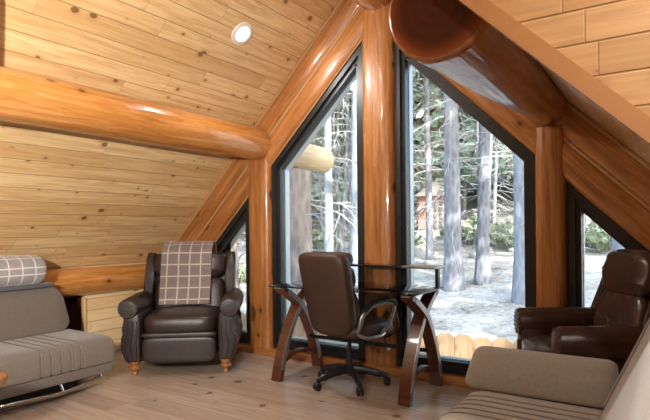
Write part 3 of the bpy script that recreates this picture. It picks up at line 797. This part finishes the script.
b = MB(); b.se((0,-.01,.335), (.245,.055,.315), .28, .32, fn=shp); b.bm.transform(Rb); bk = b.build('backrest', M['leather_office'], t, smooth=60)
b = MB(); b.se((0,.055,.20), (.225,.055,.16), .5, .4, fn=shp); b.bm.transform(Rb); b.build('lumbar_pad', M['leather_office'], bk)
b = MB(); b.se((0,.058,.44), (.228,.055,.10), .5, .4, fn=shp); b.bm.transform(Rb); b.build('shoulder_pad', M['leather_office'], bk)
b = MB(); b.se((0,.04,.585), (.235,.075,.062), .6, .4, fn=shp); b.bm.transform(Rb); b.build('head_roll', M['leather_office'], bk)
for s in (-1,1):
    b = MB(); x = s*.275
    P = spl([(s*.235,-.155,.47),(x,-.17,.52),(s*.295,-.155,.60),(s*.298,-.06,.665),(s*.298,.10,.68),(s*.296,.19,.665),(s*.292,.205,.60),(s*.28,.16,.50),(s*.25,.12,.44),(s*.20,.10,.415)], 6)
    b.tube(P, .012, 10, flat=1.5); am = b.build('armrest', M['silver'], t)
    b = MB(); b.tube(spl([(s*.292,-.15,.63),(s*.298,-.06,.685),(s*.298,.10,.70),(s*.296,.19,.682),(s*.294,.215,.65)], 6), .017, 10, flat=1.7); b.build('arm_pad', M['black_plastic'], am)
    b = MB(); b.tube(spl([(s*.24,-.16,.46),(s*.27,-.10,.425),(s*.275,.05,.42),(s*.25,.14,.43)], 5), .014, 8); b.build('arm_bracket', M['silver'], am)

# ---------------------------------------------------------------- small things at the left edge of the photo
t = thing('side_table', 'small round honey wood side table at the far left before the sofa bed', 'table', (-.905,-2.875,0))
b = MB(); b.lathe([(.001,.455),(.175,.455),(.188,.462),(.193,.478),(.188,.494),(.175,.502),(.001,.502)], 48); b.build('table_top', M['footwood'], t)
for k in range(3):
    a = 2*PI*k/3+2.6; b = MB(); b.tube([(.10*math.cos(a),.10*math.sin(a),.458),(.14*math.cos(a),.14*math.sin(a),0)], [.018,.014], 12); b.build('leg', M['footwood'], t)
t = thing('picture_frame', 'dark framed picture standing on the left ceiling log at top left', 'picture', (-1.165,-2.952,2.215)); t.rotation_euler = (0, .42, 0)
b = MB(); b.box((0,0,.19), (.012,.52,.36)); b.build('picture', M['dark_boards'], t)
b = MB()
for y in (-.275,.275): b.box((0,y,.19), (.024,.03,.40), bevel=.003)
for z in (.005,.375): b.box((0,0,z), (.024,.52,.03), bevel=.003)
b.build('frame', M['black_metal'], t)
b = MB(); b.box((.004,.293,.19), (.03,.006,.40)); b.build('frame_edge', M['white_metal'], t)

# ================================================================== OUTSIDE
def tz(u, y):
    base = -1.15 + .15*max(0, y-3) + .04*max(0, y-22)
    return base + .10*mnoise.noise(Vector((u*.3, y*.3, 1)))*sm((y-2)/4) + .35*mnoise.noise(Vector((u*.09, y*.09, 4)))*sm((y-8)/10)
b = MB(); b.grid(lambda i, j: ((-46+84*i), (.3+62*j*j), tz(-46+84*i, .3+62*j*j)), 90, 80)
struct(b.build('ground', M['ground'], smooth=80))
CX, CY = 2.141, -4.11
def at(px, d):
    """ground point seen in column px of the view at depth d"""
    X = (px-325)/525.68*d; return (CX + X*Rt_.x + d*Fw_.x, CY + X*Rt_.y + d*Fw_.y)
Fw_ = Vector((-math.sin(.5825), math.cos(.5825))); Rt_ = Vector((math.cos(.5825), math.sin(.5825)))
# fence of dog-eared cedar pickets
t = thing('picket_fence', 'cedar picket fence with clipped tops outside, below the windows', 'fence', (0,2.2,-1.15))
rnd = random.Random(3); x = -6.0; k = 0
while x < 6.5 and k < 66:
    w = .225; zt = 1.08 + rnd.uniform(-.012,.012); b = MB()
    b.prism([(-w/2,0),(w/2,0),(w/2,zt-.045),(w/2-.045,zt),(-w/2+.045,zt),(-w/2,zt-.045)], lambda a, c, q: (c, a, q), -.009, .009)
    p = b.build('picket', M['picket'], t, smooth=0)
    p.matrix_local = frame_m((x,0,rnd.uniform(-.004,.004)), (0,0,1), (1,0,0)); x += w+.006; k += 1
for z in (.25,.80):
    b = MB(); b.box((.2,.035,z), (12.5,.04,.09)); b.build('rail', M['picket'], t, smooth=0)

def tuft(b, p, d, L, rnd, n=5, w=.5):
    d = d.normalized()
    for k in range(n):
        e = (d + Vector((rnd.uniform(-1,1), rnd.uniform(-1,1), rnd.uniform(-1,1)))*.75).normalized()
        q = e.cross(Vector((rnd.uniform(-1,1), rnd.uniform(-1,1), rnd.uniform(-1,1)))).normalized()*(w*L*.5)
        V = [b.bm.verts.new(p), b.bm.verts.new(p + e*L*.55 + q), b.bm.verts.new(p + e*L), b.bm.verts.new(p + e*L*.55 - q)]
        b.bm.faces.new(V)
def limb(b, p, d, L, r, rnd, droop=.25, n=6):
    pts = [Vector(p)]; d = d.normalized()
    for i in range(n):
        d = (d + Vector((rnd.uniform(-.22,.22), rnd.uniform(-.22,.22), rnd.uniform(-.15,.15) - droop/n*1.5))).normalized()
        pts.append(pts[-1] + d*L/n)
    b.tube(pts, [lerp(r, r*.3, i/n) for i in range(n+1)], 4); return pts
def tree(name, label, loc, h, r, kind, seed, group=None, fol=None, dead=18, deadh=(.5,7), crown=(6,14), cr=1.9, nb=60, tl=.30, bend=.1, bark_='bark'):
    rnd = random.Random(seed); t = thing(name, label, 'tree', (loc[0], loc[1], tz(*loc)-.1), rnd.uniform(0,6), group)
    pts = []; bx, by = rnd.uniform(-bend,bend), rnd.uniform(-bend,bend)
    for i in range(15):
        z = h*i/14; pts.append((bx*math.sin(z/h*2.5), by*math.sin(z/h*2.2), z))
    b = MB(); b.tube(pts, [r*(1.35 if i == 0 else 1.0)*(1-.72*i/14) for i in range(15)], 14, up=(1,0,0)); b.build('trunk', M[bark_], t)
    ctr = lambda z: Vector((bx*math.sin(z/h*2.5), by*math.sin(z/h*2.2), z))
    b = MB()
    for k in range(dead):
        z = rnd.uniform(*deadh); a = rnd.uniform(0, 2*PI)
        P = limb(b, ctr(z), Vector((math.cos(a), math.sin(a), rnd.uniform(-.1,.3))), rnd.uniform(.8,2.6), .013, rnd, .5)
        for q in P[1:6]:
            limb(b, q, (P[-1]-P[0]) + Vector((rnd.uniform(-1,1), rnd.uniform(-1,1), rnd.uniform(-.6,.4))), rnd.uniform(.3,.9), .007, rnd, .3, 3)
    if dead: b.build('bare_branches', M['twigs'], t)
    else: b.bm.free()
    if nb:
        b = MB(); lb = MB()
        for k in range(nb):
            f = rnd.random(); z = lerp(crown[0], crown[1], f); a = rnd.uniform(0, 2*PI); L = cr*(1-.75*f)*rnd.uniform(.6,1.1)
            P = limb(lb, ctr(min(z, h*.98)), Vector((math.cos(a), math.sin(a), rnd.uniform(-.05,.35))), L, .02, rnd, .3)
            for j in range(2, len(P)):
                for m in range(3):
                    q = P[j] + Vector((rnd.uniform(-1,1), rnd.uniform(-1,1), rnd.uniform(-.6,.6)))*L*.14
                    tuft(b, q, (P[j]-P[j-1]), tl*rnd.uniform(.7,1.3), rnd)
        lb.build('branches', M['bark_dark'], t); b.build('needles', M[fol or 'needles'], t, smooth=0)
    return t
# trunks the photo shows, nearest first: (label, view column, depth, radius, bark)
TR = [
 ('thick rough brown pine trunk right outside the left window', 299, 8.6, .235, 'bark_dark', 10),
 ('pale grey trunk seen beside the middle post in the left window', 356, 13.5, .17, 'bark_pale', 14),
 ('slender speckled trunk between the thick trunk and the pale one', 329, 16, .15, 'bark_pale', 18),
 ('grey pine trunk left of the two big ones in the right window', 430, 17.5, .12, 'bark', 16),
 ('large grey pine trunk standing on the open slope, left of its twin', 453, 13.3, .235, 'bark', 22),
 ('leaning grey pine trunk just right of the large slope pine', 482, 13.6, .175, 'bark', 22),
 ('smooth blue grey trunk at the right edge of the right window', 521, 11.6, .17, 'bark_pale', 12),
 ('large pale trunk standing in the small right window', 628, 9.5, .30, 'bark_pale', 12),
 ('dark trunk at the left of the small left window', 230, 15, .2, 'bark_dark', 14),
]
for i, (lb, px, d, r, bk_, dead) in enumerate(TR):
    tree('pine_tree', lb, at(px, d), 15, r, 0, 50+i, dead=int(dead*1.5), deadh=(1.2,7.5), crown=(7.5,14.5), cr=2.4, nb=34, tl=.34, bend=.12, bark_=bk_)
# young firs and forest behind
rnd = random.Random(11)
protos = []
for s in range(3):
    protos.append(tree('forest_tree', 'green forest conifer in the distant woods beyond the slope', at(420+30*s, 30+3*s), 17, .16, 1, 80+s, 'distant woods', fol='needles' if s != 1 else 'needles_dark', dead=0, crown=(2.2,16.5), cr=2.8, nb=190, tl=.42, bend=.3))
spots = [tuple(q.location[:2]) for q in protos]
for k in range(68):
    for q in range(40):
        px = rnd.uniform(120, 720); d = rnd.uniform(24, 46)
        if abs(px-432) < 30 and d < 30: d += 14
        x, y = at(px, d)
        if all((x-a)**2 + (y-b_)**2 > 9 for a, b_ in spots): break
    else: continue
    spots.append((x, y)); src = protos[k % 3]; o = cp(src, None)
    s_ = rnd.uniform(.75,1.25); o.location = (x, y, tz(x, y)-.1); o.rotation_euler.z = rnd.uniform(0,6); o.scale = (s_, s_, s_)
for k in range(60):
    px = rnd.uniform(200, 650) if k < 26 else rnd.choice((rnd.uniform(400,535), rnd.uniform(310,362), rnd.uniform(570,640))); d = rnd.uniform(16, 27)
    if k == 0:
        pole = tree('bare_pine', 'thin bare pine stem with dead branches in the nearer woods', at(405, 19), 14, .085, 0, 120, 'bare stems in the nearer woods', dead=26, deadh=(1,9), crown=(8,13.5), cr=1.8, nb=26, tl=.34, bend=.35)
        continue
    x, y = at(px, d)
    if abs(px-432) < 22 or any((x-a)**2 + (y-b_)**2 < 1.5 for a, b_ in spots): continue
    spots.append((x, y)); o = cp(pole, None); o.location = (x, y, tz(x, y)-.1); o.rotation_euler.z = rnd.uniform(0,6); s_ = rnd.uniform(.8,1.2); o.scale = (s_,)*3
shade = tree('side_pine', 'tall pine beside the house, off to the right of the gable', (10.5, -1.0), 15, .2, 0, 140, 'pines beside the house', dead=6, crown=(6,14.5), cr=2.6, nb=44, tl=.42)
for (x, y) in ((8.5,2.5),(12.5,2.0),(15,5.5),(13,-4),(10.5,6),(16.5,0),(9,-4.5),(13.5,9)):
    o = cp(shade, None); o.location = (x, y, tz(x, y)-.1); o.rotation_euler.z = x*3
# shrubs along the wood's edge
def shrub(label, px, d, s_, seed, group):
    rnd = random.Random(seed); x, y = at(px, d); t = thing('shrub', label, 'shrub', (x, y, tz(x, y)-.05), 0, group)
    b = MB(); lb = MB()
    for k in range(26):
        a = rnd.uniform(0,2*PI); P = limb(lb, Vector((0,0,0)), Vector((math.cos(a), math.sin(a), rnd.uniform(.5,1.6))), s_*rnd.uniform(.6,1.1), .012, rnd, .2)
        for q in P[2:]: tuft(b, q, Vector((0,0,1)), .16*s_+.05, rnd, 6, .7)
    lb.build('stems', M['twigs'], t); b.build('leaves', M['bush'], t, smooth=0)
for i, (px, d, s_) in enumerate([(500,19,.9),(512,18,.8),(470,20,.9),(492,21,1.0),(408,20,.7),(452,22,.7),(605,16,.9),(592,18,.9),(340,20,.9),(318,22,1.0),(238,16,.8)]):
    shrub('low green shrub at the edge of the woods', px, d, s_, 200+i, 'shrubs at the edge of the woods')
for i in range(16):
    rr = random.Random(300+i); px = 400 + 135*rr.random(); d = rr.uniform(16,22); x, y = at(px, d); b = MB()
    bmesh.ops.create_icosphere(b.bm, subdivisions=2, radius=rr.uniform(.12,.34))
    for v in b.bm.verts: v.co *= 1+.35*mnoise.noise(v.co*4+Vector((i,0,0)))
    for v in b.bm.verts: v.co.z *= .65
    o = b.build('boulder', M['rock'], smooth=60, M=Matrix.Translation((x, y, tz(x, y)+.05))); tag(o, 'grey boulder on the slope below the red shed', 'rock', 'boulders on the slope')
# red shed among the trees
x, y = at(433, 25.5); t = thing('shed', 'red brown wooden shed among the trees up the slope', 'shed', (x, y, tz(x, y)-.1), .45); t.scale = (.85,.85,.85)
b = MB(); b.box((0,0,.95), (1.7,1.6,1.9)); b.build('walls', M['shed'], t, smooth=0)
b = MB(); b.prism([(-1.1,1.85),(1.1,1.85),(0,2.65)], lambda a, c, q: (a, q, c), -1.0, 1.0); b.build('roof', M['shed_roof'], t, smooth=0)
b = MB(); b.box((.3,-.81,.75), (.6,.04,1.5)); b.build('door', M['bark_dark'], t, smooth=0)


# ================================================================== camera, world, sun
cam = bpy.data.cameras.new('camera'); co = bpy.data.objects.new('camera', cam); COL.objects.link(co); SC.camera = co
PSI = .5825; ROLL = -.0096
cam.sensor_fit = 'HORIZONTAL'; cam.sensor_width = 36; cam.lens = 525.68/650*36; cam.shift_y = 19.35/650; cam.clip_start = .02
Fw = Vector((-math.sin(PSI), math.cos(PSI), 0)); Rt = Vector((math.cos(PSI), math.sin(PSI), 0)); Up = Vector((0,0,1))
cr, sr = math.cos(ROLL), math.sin(ROLL)
X = Rt*cr + Up*sr; Y = Up*cr - Rt*sr
mw = Matrix((X, Y, -Fw)).transposed().to_4x4(); mw.translation = (2.141, -4.11, 1.25); co.matrix_world = mw
W = bpy.data.worlds.new('sky'); SC.world = W; W.use_nodes = True
nt = W.node_tree; sky = nt.nodes.new('ShaderNodeTexSky'); sky.sky_type = 'NISHITA'; sky.sun_disc = False
sky.sun_elevation = math.radians(36); sky.sun_rotation = math.radians(120); sky.air_density = 1.0; sky.dust_density = 2.5; sky.ozone_density = 1
nt.links.new(sky.outputs[0], nt.nodes['Background'].inputs[0]); nt.nodes['Background'].inputs[1].default_value = 1.15
S = bpy.data.lights.new('sun', 'SUN'); S.energy = 19; S.angle = math.radians(.6); S.color = (1,.95,.87)
so = bpy.data.objects.new('sun', S); COL.objects.link(so)
so.rotation_mode = 'QUATERNION'; so.rotation_quaternion = Vector((0,0,-1)).rotation_difference(Vector((-.78,.48,-.58)).normalized()); so.location = (8,-6,9)
V = SC.view_settings; V.view_transform = 'Standard'; V.look = 'None'; V.gamma = 1; V.use_curve_mapping = False; V.exposure = 0
